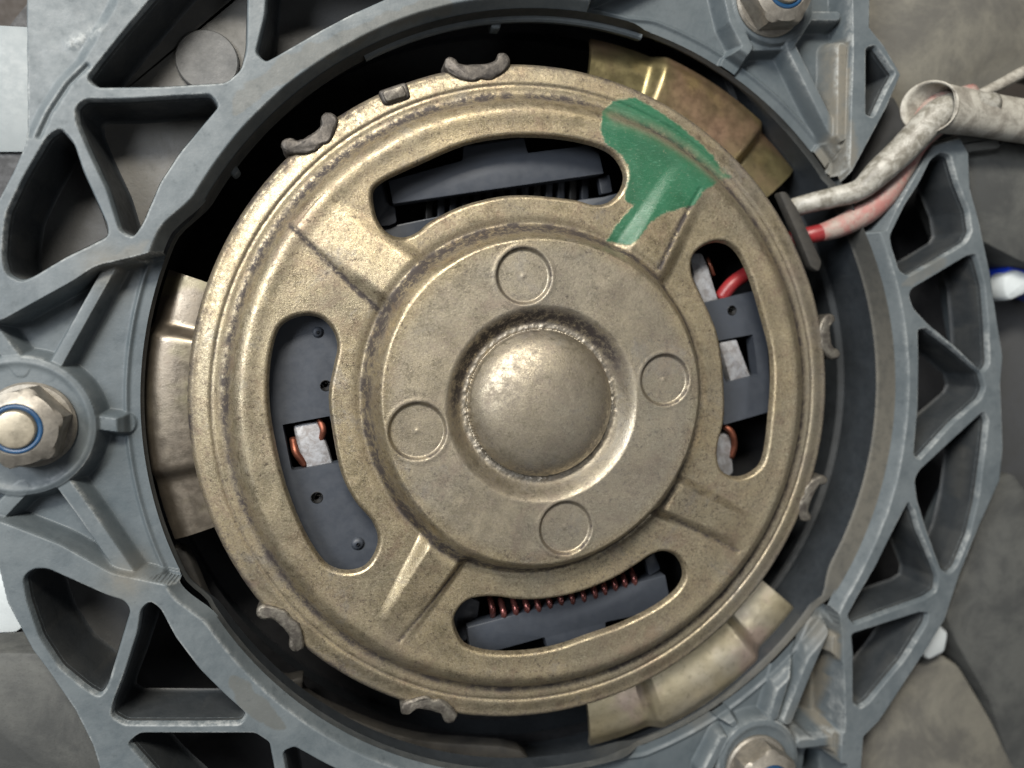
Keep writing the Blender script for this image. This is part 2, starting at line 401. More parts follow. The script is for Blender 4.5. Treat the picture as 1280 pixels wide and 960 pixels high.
cells = [  # outline (photo px at the rim plane), corner radius, depth
 ([(192,-5),(150,44),(125,75),(108,98),(120,109),(200,108),(283,103),(302,86),(308,60),(311,-60),(240,-60)], 12, 72),
 ([(337,-50),(331,20),(320,66),(332,77),(345,70),(400,38),(440,17),(478,0),(560,-35),(600,-60)], 9, 80),
 ([(95,134),(106,124),(156,124),(219,120),(264,118),(274,132),(256,153),(225,190),(200,228),(178,280),(166,297),(150,289),(134,237),(109,184),(96,152)], 10, 72),
 ([(60,170),(76,160),(92,178),(103,212),(134,281),(135,295),(116,305),(81,322),(41,346),(26,352),(8,343),(3,322),(5,290),(9,265),(31,219)], 10, 85),
 ([(29,722),(40,712),(58,711),(94,727),(134,745),(156,752),(163,764),(150,807),(134,860),(125,872),(108,862),(75,835),(50,797),(34,751)], 12, 95),
 ([(176,762),(187,752),(200,761),(219,797),(250,838),(281,869),(308,893),(302,905),(250,906),(156,906),(139,896),(141,880),(156,841),(172,791)], 10, 76),
 ([(160,929),(175,917),(319,917),(337,929),(343,960),(352,1030),(260,1030),(205,980)], 9, 76),
 ([(354,940),(368,934),(400,952),(440,972),(480,1030),(370,1030)], 8, 76),
 ([(1176,191),(1188,195),(1197,227),(1211,262),(1215,290),(1208,303),(1170,326),(1136,345),(1125,338),(1116,310),(1113,295),(1132,256),(1149,230),(1164,200)], 9, 66),
 ([(1139,362),(1209,320),(1220,318),(1224,330),(1231,357),(1235,408),(1237,456),(1229,466),(1197,435),(1161,405),(1143,386),(1137,371)], 10, 62),
 ([(1148,412),(1159,411),(1190,434),(1227,466),(1232,485),(1226,499),(1190,530),(1150,574),(1143,569),(1148,510),(1149,440)], 7, 66),
 ([(1229,515),(1235,525),(1231,562),(1222,628),(1212,670),(1196,709),(1187,718),(1177,712),(1158,660),(1147,625),(1144,600),(1149,589)], 9, 66),
 ([(1135,628),(1142,638),(1149,663),(1162,692),(1173,722),(1171,739),(1158,748),(1110,765),(1068,781),(1060,770),(1074,744),(1096,707),(1113,672)], 8, 70),
 ([(1065,793),(1074,790),(1149,766),(1161,767),(1159,779),(1130,826),(1086,879),(1076,885),(1067,879),(1067,816)], 7, 70),
 ([(1083,60),(1094,57),(1119,92),(1108,111),(1092,146),(1083,143),(1083,89)], 6, 70),
 ([(1195,188),(1214,186),(1222,200),(1240,250),(1262,300),(1300,330),(1330,250),(1330,150),(1240,170)], 6, 60),
]
cells = cells[:-1]
ribs = [ # name, centre line px (rim plane), half width
 [(110,115),(200,114),(292,108)], [(320,-40),(316,72)], [(95,155),(150,300)], [(-10,385),(60,350),(118,318),(187,300)],
 [(-30,662),(60,690),(140,722),(216,742)], [(170,760),(130,880)], [(148,912),(322,911)], [(344,925),(352,1020)],
 [(1128,356),(1222,310)], [(1142,392),(1234,474)], [(1143,586),(1236,505)], [(1137,612),(1186,724)], [(1060,786),(1178,754)],
 [(1078,-40),(1080,150),(1066,222)], [(1124,92),(1088,165),(1070,215)], [(1062,800),(1060,1000)], [(1158,200),(1118,285)],
]
# outline of the shroud's rim plane
OUT = WP([(30,-60),(31,60),(32,180),(16,216),(-8,262),(-70,300),(-70,640),(-12,668),(9,754),(41,813),(62,841),(94,888),(116,932),(126,965),(160,1040),
          (1076,1040),(1077,960),(1080,921),(1099,902),(1146,830),(1181,775),(1200,718),(1224,658),(1250,600),(1254,560),(1251,480),(1254,445),(1247,405),(1238,342),(1224,275),(1213,235),(1211,192),
          (1200,172),(1165,182),(1120,262),(1108,288),(1090,292),(1060,225),(1108,135),(1126,93),(1106,58),(1087,34),(1088,-60)])
sd_out = poly_sd(X, Y, OUT, 60)
rr = np.hypot(X - RC0[0], Y - RC0[1]); S_ring = RR - rr          # >0 inside the opening
def lip_shift(deg):
    """the opening is a little wider where the flanges of the motor reach under the mounts"""
    dd = (deg + 180) % 360 - 180
    return 17.0 * ss(150, 157, np.abs(dd)) + 7.0 * ss(-80, -75, dd) * ss(-34, -40, dd) + 7.0 * ss(80, 75, dd) * ss(34, 40, dd)
S_ring = S_ring + lip_shift(np.degrees(np.arctan2(Y - RC0[1], X - RC0[0])))

Z = 1.2 * (vnoise(X, Y, 90, 3) - .5) * 2
# outer frame at the top left slopes away, with a raised step line along the ring
zf = ss(4, 24, -sd_out) * 0
Z -= 9 * ss(0, 14, -poly_sd(X, Y, WP([(-80,-60),(172,-60),(145,12),(113,66),(106,80),(82,105),(59,140),(42,175),(-80,182)]), 4))
line_groove = line_dist(X, Y, WP([(108,82),(85,105),(62,140),(48,170)])); Z -= 4.5 * np.exp(-(line_groove / 2.6) ** 2)
burr = line_dist(X, Y, WP([(85,52),(110,40),(122,34)])); Z += 2.2 * np.exp(-(burr / 6) ** 2) * (vnoise(X, Y, 8, 5) + .2)
dust = 0.62 + .38 * vnoise(X, Y, 130, 9); soil = np.zeros_like(Z); worn = np.zeros_like(Z)
cell_id = np.full(X.shape, -1)
lip = 2.2
SC = np.full(X.shape, 1e3)
for i, (P, rad, dep) in enumerate(cells):
    Pw = rounded(WP(P), rad * .55, 4); sd = poly_sd(X, Y, Pw, 16)
    s = -sd
    Z = np.where(sd < 900, smin(Z, np.where(s > -8, -np.clip(s + .6, 0, None) * 4.0 + np.clip(-s - .6, 0, None) * 3, 1e3), 3.0), Z)
    SC = np.minimum(SC, sd)
dust = np.where(SC < -1.5, dust * .45, dust)

# recessed mounts: outline px, floor height
mounts = [
 ([(-60,402),(0,402),(94,350),(119,333),(166,322),(225,306),(200,400),(195,520),(210,640),(240,738),(140,717),(75,681),(0,652),(-60,640)], -38),
 ([(740,-70),(745,-10),(850,-60),(1064,-60),(1066,60),(1062,214),(1040,232),(1010,250),(930,180),(850,105),(790,65),(738,55)], -40),
 ([(735,905),(840,850),(920,780),(985,728),(1050,765),(1054,800),(1052,940),(1052,1030),(720,1030)], -38),
]
MZ = np.zeros(X.shape, int)
for k, (P, zf) in enumerate(mounts):
    sd = poly_sd(X, Y, rounded(WP(P, 0), 8, 4), 26)
    Zm = zf + 2.5 * (vnoise(X, Y, 60, 40 + k) - .5)
    drop = zf * np.clip((-sd) / 7.0, 0, 1)
    Zn = np.where(sd < 0, np.maximum(drop, Zm), 1e3)
    Z = np.where(sd < 4, smin(Z, np.where(sd < 0, Zn, 0 + sd * 6), 2.5), Z); MZ = np.where(sd < -1, k + 1, MZ)
# edge of the mounts along the opening: a slightly raised bead
bead = np.exp(-((-S_ring - 6) / 2.6) ** 2); Z += np.where(MZ > 0, 3.5 * bead, 0)
def raise_line(pts, zt, half, slope=3.2):
    global Z
    d = line_dist(X, Y, WP(pts, zt)); h = zt - np.clip(d - half, 0, None) * slope - .06 * d * d / max(half, 1)
    m = (MZ > 0) & (d < half + 26); Z = np.where(m, smax(Z, np.where(m, h, -1e3), 4.0), Z); return d
def boss(px, py, zt, r, ring=None):
    global Z
    c = W(px, py, zt); d = np.hypot(X - c[0], Y - c[1])
    h = zt - np.clip(d - r, 0, None) * 3.4
    if ring: h = h + ring[1] * np.exp(-((d - ring[0]) / 4.5) ** 2)
    m = (MZ > 0) & (d < r + 22); Z = np.where(m, smax(Z, np.where(m, h, -1e3), 4.0), Z)
    return d
mrib = []
B1 = boss(25, 533, -12, 78, (72, 3))
mrib += [(1, raise_line(p, z, h)) for p, z, h in [
  ([(62,470),(98,405),(137,335)], -14, 6), ([(92,530),(118,528),(148,532)], -16, 8), ([(70,592),(105,640),(162,722)], -12, 8), ([(28,610),(-10,650)], -12, 8), ([(26,462),(-6,420),(-20,400)], -12, 8)]]
B2 = boss(966, -2, -14, 58, (52, 2))
mrib += [(2, raise_line(p, z, h)) for p, z, h in [
  ([(905,-30),(918,25),(935,58),(922,76)], -14, 7), ([(935,58),(988,56)], -20, 6), ([(988,56),(1010,100),(1046,172)], -14, 7), ([(988,56),(1012,20),(1046,20)], -14, 6), ([(1050,176),(1030,205)], -14, 8)]]
B3 = boss(948, 952, -14, 62, (55, 2))
mrib += [(3, raise_line(p, z, h)) for p, z, h in [
  ([(1003,778),(985,838),(968,894)], -14, 7), ([(1031,790),(1010,838),(985,900)], -14, 7), ([(918,905),(890,880)], -18, 5), ([(905,925),(884,965)], -14, 6), ([(1002,930),(1050,925)], -14, 7)]]
# a dirty upright web next to the right wall of the two right-hand mounts
for pts, z in (([(1053,60),(1052,170)], -8), ([(1046,800),(1045,935)], -12)):
    d = raise_line(pts, z, 7, 3.0); soil = np.maximum(soil, np.where(MZ > 0, 1 - ss(8, 20, d), 0))
pits = [[(1024,805),(1034,815),(1036,900),(1004,914),(986,898),(1008,850)], [(1006,935),(1040,938),(1040,985),(1000,990)]]
for P in pits: Z -= 52 * np.clip(-poly_sd(X, Y, rounded(WP(P, -38), 6, 4), 16) / 7.0, 0, 1)
Z = np.where((MZ > 0) & (S_ring > -40), smin(Z, -35 + 3.0 * bead + np.clip(-S_ring - 3, 0, None) * 2.2, 3.0), Z)
# grime and wear
def patch(pts, a=6, px=0.0, amt=1.0):
    sd = poly_sd(X, Y, smooth_closed(WP(pts, px), 5), 20); n = (vnoise(X, Y, 14, 77) - .5) * 10
    return amt * (1 - ss(-a * .5, a * .5, sd + n))
worn = np.maximum(worn, patch([(292,138),(300,112),(340,86),(352,70),(400,52),(470,22),(548,-4),(560,12),(480,34),(400,78),(340,112),(300,142)], 3, 0, .75))
worn = np.maximum(worn, patch([(286,850),(300,848),(330,874),(356,908),(344,910),(318,900),(296,880)], 3, 0, .8))
soil = np.maximum(soil, patch([(1040,180),(1066,150),(1070,215),(1044,235),(1020,212)], 12, 0, .8))
soil = np.maximum(soil, patch([(160,335),(188,300),(150,310),(120,322)], 10, 0, .5))
soil = np.maximum(soil, patch([(1128,352),(1175,322),(1180,332),(1132,360)], 5, 0, .4))
soil = np.maximum(soil, np.where(X > W(1090, 500)[0] - 1e9, 0, 0))
for c, z in (((1026,788), -14), ((1000,905), -14), ((135,335), -14), ((160,722), -12), ((1000,700), -10), ((880,900), -14)):
    q = W(*c, z); soil = np.maximum(soil, .7 * np.exp(-((X - q[0]) ** 2 + (Y - q[1]) ** 2) / 500.0))
dust = np.where(MZ > 0, dust * .62 + .22 * ss(-30, -16, Z), dust)
dust = np.clip(dust, 0, 1)
# opening lip and outer skirt
ring_drop = -np.clip(S_ring + 1, 0, None) * 2.0
Z = smin(Z, np.where(S_ring > -8, ring_drop + np.clip(-S_ring - 1, 0, None) * 3, 1e3), 3.0)
Z = smin(Z, np.where(sd_out < 900, -np.clip(sd_out, 0, None) * 7.0 + np.clip(-sd_out, 0, None) * 3, -200), 3.5)
OPEN = {5, 6, 7, 8, 9, 10, 11, 12, 13, 14}       # pockets without a floor of their own
S_cell = -SC
keep = (S_ring < 8.5) & (sd_out < 17) & (S_cell < 2.4)

lap = sum(np.roll(Z, k, a) for k in (2, -2) for a in (0, 1)) / 4 - Z
chalk = np.clip(-lap * .75 - .10, 0, 1) * (Z > -30) * ss(.35, .7, vnoise(X, Y, 50, 55)) * .65
chalk = np.clip(chalk + .9 * np.exp(-(burr / 7) ** 2) * (vnoise(X, Y, 8, 5) + .1), 0, 1)
# labels
names = {}; mats = {}; parents = {}
shroud = thing('fan_shroud', (RC0[0], RC0[1], -200), 'blue-grey plastic lattice frame encircling the brassy round motor, dusty ribs with triangular pockets', 'fan shroud')
lab = np.zeros(X.shape, int)
names[0] = 'outer_frame'; names[1] = 'opening_rim'
ringw = 34 + 10 * vnoise(X, Y, 120, 2)
ad = np.degrees(np.arctan2(Y - RC0[1], X - RC0[0])); names[2] = names[3] = 'opening_rim'
lab = np.where(rr < RR + 30, np.where(ad > 57, 1, np.where(ad < -56, 2, 3)), lab)
best = np.full(X.shape, 1e9)
for i, pts in enumerate(ribs):
    P = WP(pts, 0); d = line_dist(X, Y, P); lim = 19
    m = (d < lim) & (d < best) & (rr > RR + 22) & (MZ == 0); lab = np.where(m, 10 + i, lab); best = np.where(m, d, best); names[10 + i] = 'rib'
for k in (1, 2, 3):
    lab = np.where(MZ == k, 100 + k, lab); names[100 + k] = 'motor_mount'
j = 200
for (k, d), h in zip(mrib, [6, 8, 8, 8, 8] + [7, 6, 7, 6, 8] + [7, 7, 5, 6, 7]):
    lab = np.where((MZ == k) & (d < h + 4) & (Z > -34), j, lab); names[j] = 'mount_rib'; j += 1
for k, d, r in ((1, B1, 82), (2, B2, 60), (3, B3, 64)): lab = np.where((MZ == k) & (d < r), 300 + k, lab); names[300 + k] = 'bolt_boss'
for li in names:
    mats[li] = M_SHROUD; parents[li] = shroud
owner = {200 + q: 100 + k for q, (k, _) in enumerate(mrib)}; owner.update({301: 101, 302: 102, 303: 103})
for li, ow in owner.items(): parents[li] = (lambda out, ow=ow: out.get(ow, shroud))
heightfield(X, Y, Z, keep, lab, names, mats, parents, {'dust': dust, 'soil': soil, 'worn': worn, 'chalk': chalk}, [(S_ring, 8.5), (sd_out, 17.0), (S_cell, 2.4)])

def attr0(V, d=.4): n = len(V); return {'dust': np.full(n, d), 'soil': np.zeros(n), 'worn': np.zeros(n)}
def inset(P, d):
    A = 0.5 * np.sum(P[:, 0] * np.roll(P[:, 1], -1) - np.roll(P[:, 0], -1) * P[:, 1])
    if A < 0: P = P[::-1]
    e = np.roll(P, -1, 0) - P; e /= np.maximum(np.linalg.norm(e, axis=1, keepdims=True), 1e-6)
    n = np.stack([-e[:, 1], e[:, 0]], 1); m = n + np.roll(n, 1, 0); q = np.sum(m * m, 1, keepdims=True) / 2
    return P + m / np.maximum(q, .5) * d
for i, (P, rad, dep) in enumerate(cells):
    Pw = rounded(WP(P), rad * .55, 4); rings = []
    for d, z in ((1.7, -7), (2.6, -14), (3.4, -dep * .5), (4.6, -dep + 6), (5.6, -dep + 1.5), (8.0, -dep)): rings.append((inset(Pw, d), z))
    N = len(Pw); V = [(*p, z) for R, z in rings for p in R]
    Fs = [(k * N + q, k * N + (q + 1) % N, (k + 1) * N + (q + 1) % N, (k + 1) * N + q) for k in range(len(rings) - 1) for q in range(N)]
    n_ = len(V); V = np.array(V); rs = vnoise(V[:, 0] + 3 * V[:, 2], V[:, 1], 14, 60 + i)
    mk('pocket_wall', V, Fs, M_POCKET_SHADE, shroud, True, None, {'dust': .10 + .45 * rs * ss(-60, -5, V[:, 2]), 'soil': np.clip(rs * 1.6 - .75, 0, 1) * (.9 if dep > 110 else .3), 'worn': np.zeros(n_)}, 50)
    if i in OPEN: continue
    R = rings[-1][0]; V = [(*p, -dep) for p in R]; mk('pocket_floor', V, [tuple(range(N))], M_FLOOR, shroud, False, None, {'dust': np.full(N, .6 if dep < 75 else .12), 'soil': np.full(N, .3 if dep < 75 else .1), 'worn': np.zeros(N)})
V, Fs = lathe(RC0, [(RR + 20, -170), (RR + 30, -172), (RR + 330, -176)], 120); mk('added_dark_backing', V, [f[::-1] for f in Fs], M_BLACK, shroud, True)  # black sheet added below the open pockets to stand for their dark depth

# the wall of the opening: stepped, going down behind the rim
def attr0(V, d=.4): n = len(V); return {'dust': np.full(n, d), 'soil': np.zeros(n), 'worn': np.zeros(n)}
c0 = RC0
def opening(n=300):
    """wall of the opening; full depth on the right, thin and undercut elsewhere"""
    V = []; m = 0
    for i in range(n):
        a = 2 * math.pi * i / n; dg = math.degrees(a); dd = (dg + 180) % 360 - 180
        full = float(ss(-66, -50, dd) * ss(62, 48, dd)); low = max(float(ss(-166, -150, dd) * ss(-70, -84, dd)), float(ss(150, 158, abs(dd))), float(ss(-76, -70, dd) * ss(-30, -38, dd)), float(ss(80, 75, dd) * ss(34, 40, dd)))
        z1 = -46 + 24 * low; under = 1 - full
        R_ = RR + float(lip_shift(dg))
        zn = min(1.0, float(lip_shift(dg)) / 6.0); z0 = -16 - 24 * zn; z1 = min(z1, z0 - 5)
        prof = [(R_ - 7.8, z0), (R_ - 8.6, z0 - 3), (R_ - 9.5, z1), (R_ - 10.5, z1 - 3), (R_ - 12 + 3 * under, z1 - 5), (R_ - 12 + 3 * under, min(-54, z1 - 7)), (RR - 17 + 62 * under, -118), (RR - 24 + 62 * under, -124), (RR - 28 + 66 * under, -250)]
        m = len(prof); V += [(c0[0] + r * math.cos(a), c0[1] + r * math.sin(a), z) for r, z in prof]
    Fs = [(i * m + j, ((i + 1) % n) * m + j, ((i + 1) % n) * m + j + 1, i * m + j + 1) for i in range(n) for j in range(m - 1)]
    return np.array(V), Fs
V, Fs = opening(); ang = np.arctan2(V[:, 1] - c0[1], V[:, 0] - c0[0])
soilw = np.clip(np.exp(-((ang + .15) / .6) ** 2), 0, 1) * (V[:, 2] > -66)
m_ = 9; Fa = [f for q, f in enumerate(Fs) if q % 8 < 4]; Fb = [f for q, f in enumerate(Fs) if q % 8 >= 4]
mk('inner_wall', V, Fb, M_GAP_SHADE, shroud, True, None, None, 35)
mk('opening_wall', V, Fa, M_WALL, shroud, True, None, {'dust': .25 + .3 * np.random.RandomState(3).rand(len(V)), 'soil': soilw * .75, 'worn': np.zeros(len(V))}, 35)
V, Fs = lathe(c0, [(RR + 60, -250), (300, -255), (2, -256)], 120, cap=True)
mk('back_plate', V, Fs, M_BLACK, shroud)
# ledge visible at the lower left of the gap, wavy edge
P = smooth_closed(WP([(210,700),(232,690),(262,755),(285,778),(300,800),(322,822),(352,850),(378,848),(380,866),(420,890),(520,925),(650,938),(640,975),(500,965),(400,925),(300,850),(240,790)], -95), 4)
V, Fs = prism(P, -118, -95, 2); mk('wavy_ledge', V, Fs, M_LEDGE, shroud, True, None, None, 40)
# thin pale seam and hanging lugs under the top of the opening
V, Fs = lathe(c0, [(RR - 9, -36), (RR - 13, -37), (RR - 15, -40), (RR - 13, -50)], 60, math.radians(77), math.radians(120))
mk('seam_lip', V, [f[::-1] for f in Fs], M_SHROUD, shroud, True, None, attr0(V, .8), 40)
for pts in ([(404,52),(411,76),(420,83),(432,82),(440,76),(438,45)], [(612,5),(614,35),(626,36),(628,5)], [(268,195),(292,222),(300,214),(282,186)]):
    V, Fs = prism(rounded(WP(pts, -44), 4, 3), -62, -44, 2); mk('locating_lug', V, Fs, M_SHROUD, shroud, True, None, attr0(V, .8), 40)
# round ejector mark in the top-left pocket
c = W(258, 74, -62); V, Fs = lathe(c, [(37, -78), (36, -66.5), (34.5, -65)], 48, cap=True); mk('round_pad', V, Fs, M_FLOOR, shroud, True, None, attr0(V, .75), 30)

# ================================================================== THE MOTOR
mc, mr = circ(228, 1039, 75, 902, -8)            # rim
gc, gr = circ(283, 1003, 121, 860, -2)           # groove
hc, hr = circ(478, 870, 294, 706, 55)            # hub top edge
dc, dr = circ(588, 766, 412, 597, 50)            # central dome
motor = thing('fan_motor', (mc[0], mc[1], -240), 'round brassy steel cooling-fan motor with four curved slots, central dome and green paint streak', 'motor')
h = 1.2; R = mr + 6
X, Y = np.meshgrid(np.arange(mc[0] - R, mc[0] + R, h), np.arange(mc[1] - R, mc[1] + R, h))
rm = np.hypot(X - mc[0], Y - mc[1]); rg = np.hypot(X - gc[0], Y - gc[1]); rh = np.hypot(X - hc[0], Y - hc[1]); rd = np.hypot(X - dc[0], Y - dc[1])
ah = np.arctan2(Y - hc[1], X - hc[0])
wob = (vnoise(X, Y, 60, 5) - .5)
# rim (blend the two centres outwards)
Z = np.full(X.shape, 14.0)
rim = -9 + 0 * rm; s = mr - rm                                    # distance from outer edge
rim = -30 + 20 * np.sqrt(np.clip(1 - ((9 - np.clip(s, 0, 9)) / 9) ** 2, 0, 1)) + 2.5 * ss(10, 26, s) - 1.4 * np.exp(-((s - 29) / 1.6) ** 2) + 5.0 * ss(30, 44, s)
t = ss(gr + 12, gr - 20, rg)                                       # shoulder up to the plate
Z = rim - 9 * np.exp(-((rg - gr - 2) / 9.0) ** 2)
Z = Z + t * (14 - Z) ; Z += 1.6 * np.exp(-((rg - gr + 22) / 9.0) ** 2)
Z += 2.0 * wob * ss(0, 60, s)
# four stiffening ribs running from the hub to the shoulder (px lines at the crest)
rib_ids = np.zeros(X.shape, int)
rl = [((505,372),(385,278), 44, 20), ((843,300),(880,250), 40, 14), ((838,640),(918,668), 36, 18), ((546,690),(492,775), 30, 22)]
rl = [((522,362),(368,258), 46, 13), ((812,318),(872,206), 44, 11), ((842,622),(950,672), 34, 12), ((556,688),(484,800), 36, 17)]
for k, (a, b, hw, ht) in enumerate(rl):
    A, B = W(*a, 24), W(*b, 14); dv = B - A; L = np.linalg.norm(dv); dv /= L
    u = (X - A[0]) * dv[0] + (Y - A[1]) * dv[1]; v = -(X - A[0]) * dv[1] + (Y - A[1]) * dv[0]
    fall = ht * (1 - np.clip(u / L, 0, 1)) ** 1.25; wid = hw * (1 - .25 * np.clip(u / L, 0, 1))
    hgt = fall * (1 - ss(wid * .5, wid, np.abs(v))) * ss(L * 1.05, L * .85, u) * (u > -60)
    Z += hgt * 1.0 * (rg < gr - 16)
    rib_ids = np.where((np.abs(v) < wid * .97) & (u > -20) & (u < L) & (hgt > .4), k + 1, rib_ids)
# hub
hub_w = hr + 2.5 * np.sin(3 * ah + .6)
top = 56 + 2 * wob - 3 * ss(hr * .55, hr, rh) * .3
e = ss(hub_w + 24, hub_w - 2, rh)
Z = Z + e * (top - Z)
Z -= 2.6 * np.exp(-((rh - hub_w - 24) / 6.0) ** 2)
# moat and dome
Z -= 24 * (1 - ss(dr + 4, dr + 31, rd))
dome = 28 + 52 * np.sqrt(np.clip(1 - (rd / (dr * 1.03)) ** 2, 0, 1)) ** .9
dome = smin(dome, 77 - .0022 * rd ** 2, 7)
Z = np.where(rd < dr + 1.5, smax(Z, np.where(rd < dr, dome, -50), 2.0), Z)
Z += (2.6 + 3.6 * (vnoise(X, Y, 5, 31) - .3)) * np.exp(-((rd - dr - 4) / 4.4) ** 2)
Z -= .35 * ss(30, 22, np.hypot(X - W(690, 498, 78)[0], Y - W(690, 498, 78)[1]))
# dimples
dim_id = np.zeros(X.shape, int)
dims = [(655,345,33), (831,475,32), (522,539,33.5), (707,660,33)]
for k, (a, b, r) in enumerate(dims):
    c = W(a, b, 54); d = np.hypot(X - c[0], Y - c[1]); r = r * 1.0
    Z -= 4.8 * (1 - ss(r - 3.2, r + .8, d)); Z += .5 * np.exp(-((d - r - 2.5) / 2.5) ** 2); Z += .8 * np.exp(-(d / 3.0) ** 2)
    dim_id = np.where(d < r, k + 1, dim_id)
# slots
slots = [
 [(464,246),(468,232),(485,220),(524,202),(581,178),(637,168),(693,169),(738,177),(763,187),(777,201),(784,220),(778,240),(763,254),(744,257),(721,251),(679,246),(642,245),(609,250),(575,260),(541,277),(524,291),(505,298),(485,293),(470,274)],
 [(383,392),(404,397),(419,414),(424,435),(419,460),(413,497),(419,547),(429,593),(446,627),(467,652),(475,675),(469,697),(454,713),(429,717),(404,706),(379,668),(358,618),(344,568),(335,518),(333,477),(337,439),(346,410),(362,397)],
 [(898,300),(916,305),(930,321),(943,351),(957,397),(967,436),(969,478),(966,521),(962,556),(955,581),(939,595),(921,599),(905,592),(898,577),(898,556),(905,528),(906,492),(902,439),(893,404),(875,365),(865,340),(867,319),(880,306)],
 [(567,782),(570,766),(582,752),(598,747),(620,746),(652,750),(689,748),(726,740),(766,724),(795,707),(814,694),(832,689),(848,695),(857,710),(857,726),(845,744),(819,763),(779,783),(739,797),(699,811),(660,818),(620,819),(593,814),(577,805)]]
SS_ = np.full(X.shape, 1e3)
for P in slots: SS_ = np.minimum(SS_, poly_sd(X, Y, smooth_closed(WP(P, 15), 4), 24))
S_slot = -SS_                                                     # > 0 inside a slot
Z = np.where(S_slot > -6, Z - 1.5 * ss(-3.0, 0, S_slot) - 3.2 * np.clip(S_slot, 0, None) , Z)
S_out = rm - mr                                                   # outer edge
Z -= np.clip(S_out + .5, 0, None) * 6
grime_shade = .14 + .35 * np.clip(vnoise(X, Y, 55, 71) * 2 - .9, 0, 1)
grime_shade = np.maximum(grime_shade, 1.0 * np.exp(-((rh - hub_w - 17) / 9.0) ** 2) * (.55 + .8 * vnoise(X, Y, 18, 72)))
grime_shade = np.maximum(grime_shade, .95 * np.exp(-((rg - gr - 3) / 8.0) ** 2) * (.45 + .8 * vnoise(X, Y, 30, 73)))
grime_shade = np.maximum(grime_shade, .75 * np.exp(-((s - 29) / 1.3) ** 2) * (.4 + .8 * vnoise(X, Y, 22, 79)))
grime_shade = np.maximum(grime_shade, 1.0 * np.exp(-((rd - dr - 16) / 11.0) ** 2) * (.15 + .85 * ss(-.35, .6, np.sin(np.arctan2(Y - dc[1], X - dc[0]) - .25))))  # moat: grime, plus shade painted into its upper side
grime_shade = np.maximum(grime_shade, .85 * ss(22, 0, s) * (.4 + .9 * vnoise(X, Y, 25, 78)))
for k, (a, b, r) in enumerate(dims):
    c = W(a, b, 54); d = np.hypot(X - c[0], Y - c[1]); grime_shade = np.maximum(grime_shade, .9 * np.exp(-((d - r + .5) / 1.6) ** 2) * (.3 + .9 * vnoise(X, Y, 16, 90 + k)))
left = ss(380, 300, np.hypot(X - W(380, 420)[0], (Y - W(380, 420)[1]) * .8))
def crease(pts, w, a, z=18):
    global grime_shade, Z
    d = line_dist(X, Y, WP(pts, z)); g = np.exp(-(d / w) ** 2); grime_shade = np.maximum(grime_shade, a * g); Z = Z - 1.3 * np.exp(-(d / 3.0) ** 2)
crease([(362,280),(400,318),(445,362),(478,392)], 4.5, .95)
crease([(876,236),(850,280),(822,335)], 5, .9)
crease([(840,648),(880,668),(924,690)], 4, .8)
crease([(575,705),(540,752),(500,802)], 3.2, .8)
grime_shade = np.maximum(grime_shade, .38 * ss(dr + 2, dr - 6, rd) * (.5 + .8 * vnoise(X, Y, 26, 88)))
grime_shade = np.clip(grime_shade, 0, 1)
silver = ss(dr + 22, dr - 6, rd) * .5; silver = np.maximum(silver, np.exp(-((rd - dr - 4) / 5) ** 2)); silver = np.maximum(silver, .45 * ss(hr, hr - 20, rh)); silver = np.maximum(silver, .6 * ss(0, 60, X - W(880, 300)[0]) * ss(60, 20, s) * vnoise(X, Y, 40, 83))
PP = [(775,121),(802,117),(827,131),(859,154),(896,184),(926,218),(900,228),(879,238),(865,256),(827,267),(809,278),(793,299),(784,306),(760,300),(773,279),(792,257),(781,249),(788,212),(777,194),(756,178),(751,162),(755,140)]
sdp = poly_sd(X, Y, WP(PP, 12), 20); paint = ss(13, -12, sdp) * (1 - .55 * ss(W(855, 200, 12)[0], W(925, 200, 12)[0], X) * vnoise(X, Y, 14, 97) * 1.3); painted = sdp < 12
dr_ = line_dist(X, Y, WP([(772,142),(822,160),(870,190),(925,238)], 15)); scuff = np.exp(-(dr_ / 9.5) ** 2)
dr_ = line_dist(X, Y, WP([(868,248),(800,270),(770,300)], 15)); scuff = np.maximum(scuff, .0 * scuff)
keep = (S_out < 3.0) & (S_slot < 2.2)
lab = np.full(X.shape, 1); names = {1: 'slotted_plate', 2: 'outer_rim', 3: 'hub', 4: 'dome', 9: 'paint_streak'}
lab = np.where(rg > gr + 3, 2, lab); 
for k in range(4): lab = np.where((rib_ids == k + 1) & (rg < gr - 2), 20 + k, lab); names[20 + k] = 'stiffening_rib'
lab = np.where(rh < hub_w + 12, 3, lab); lab = np.where(rd < dr + 3, 4, lab)
for k in range(4): lab = np.where(dim_id == k + 1, 30 + k, lab); names[30 + k] = 'dimple'
lab = np.where(painted, 9, lab)
mats = {k: M_COVER for k in names}; mats[9] = M_PAINT
par = {k: motor for k in names}
for k in range(4): par[30 + k] = (lambda out: out.get(3, motor))
par[4] = (lambda out: out.get(3, motor))
res = heightfield(X, Y, Z, keep, lab, names, mats, par, {'grime_shade': grime_shade, 'silver': silver, 'paint': paint, 'scuff': scuff}, [(S_out, 3.0), (S_slot, 2.2)])
res[9]['label'] = 'worn green paint streak brushed across the rim and plate'
# can body below the cover
V, Fs = lathe(mc, [(mr - 2, -28), (mr - 6, -44), (mr - 16, -52), (mr - 18, -240)], 160); mk('can', V, [f[::-1] for f in Fs], M_CAN, motor)
V, Fs = lathe(mc, [(mr - 22, -110), (2, -112)], 80, cap=True); mk('armature_well', V, Fs, M_BLACK, motor)

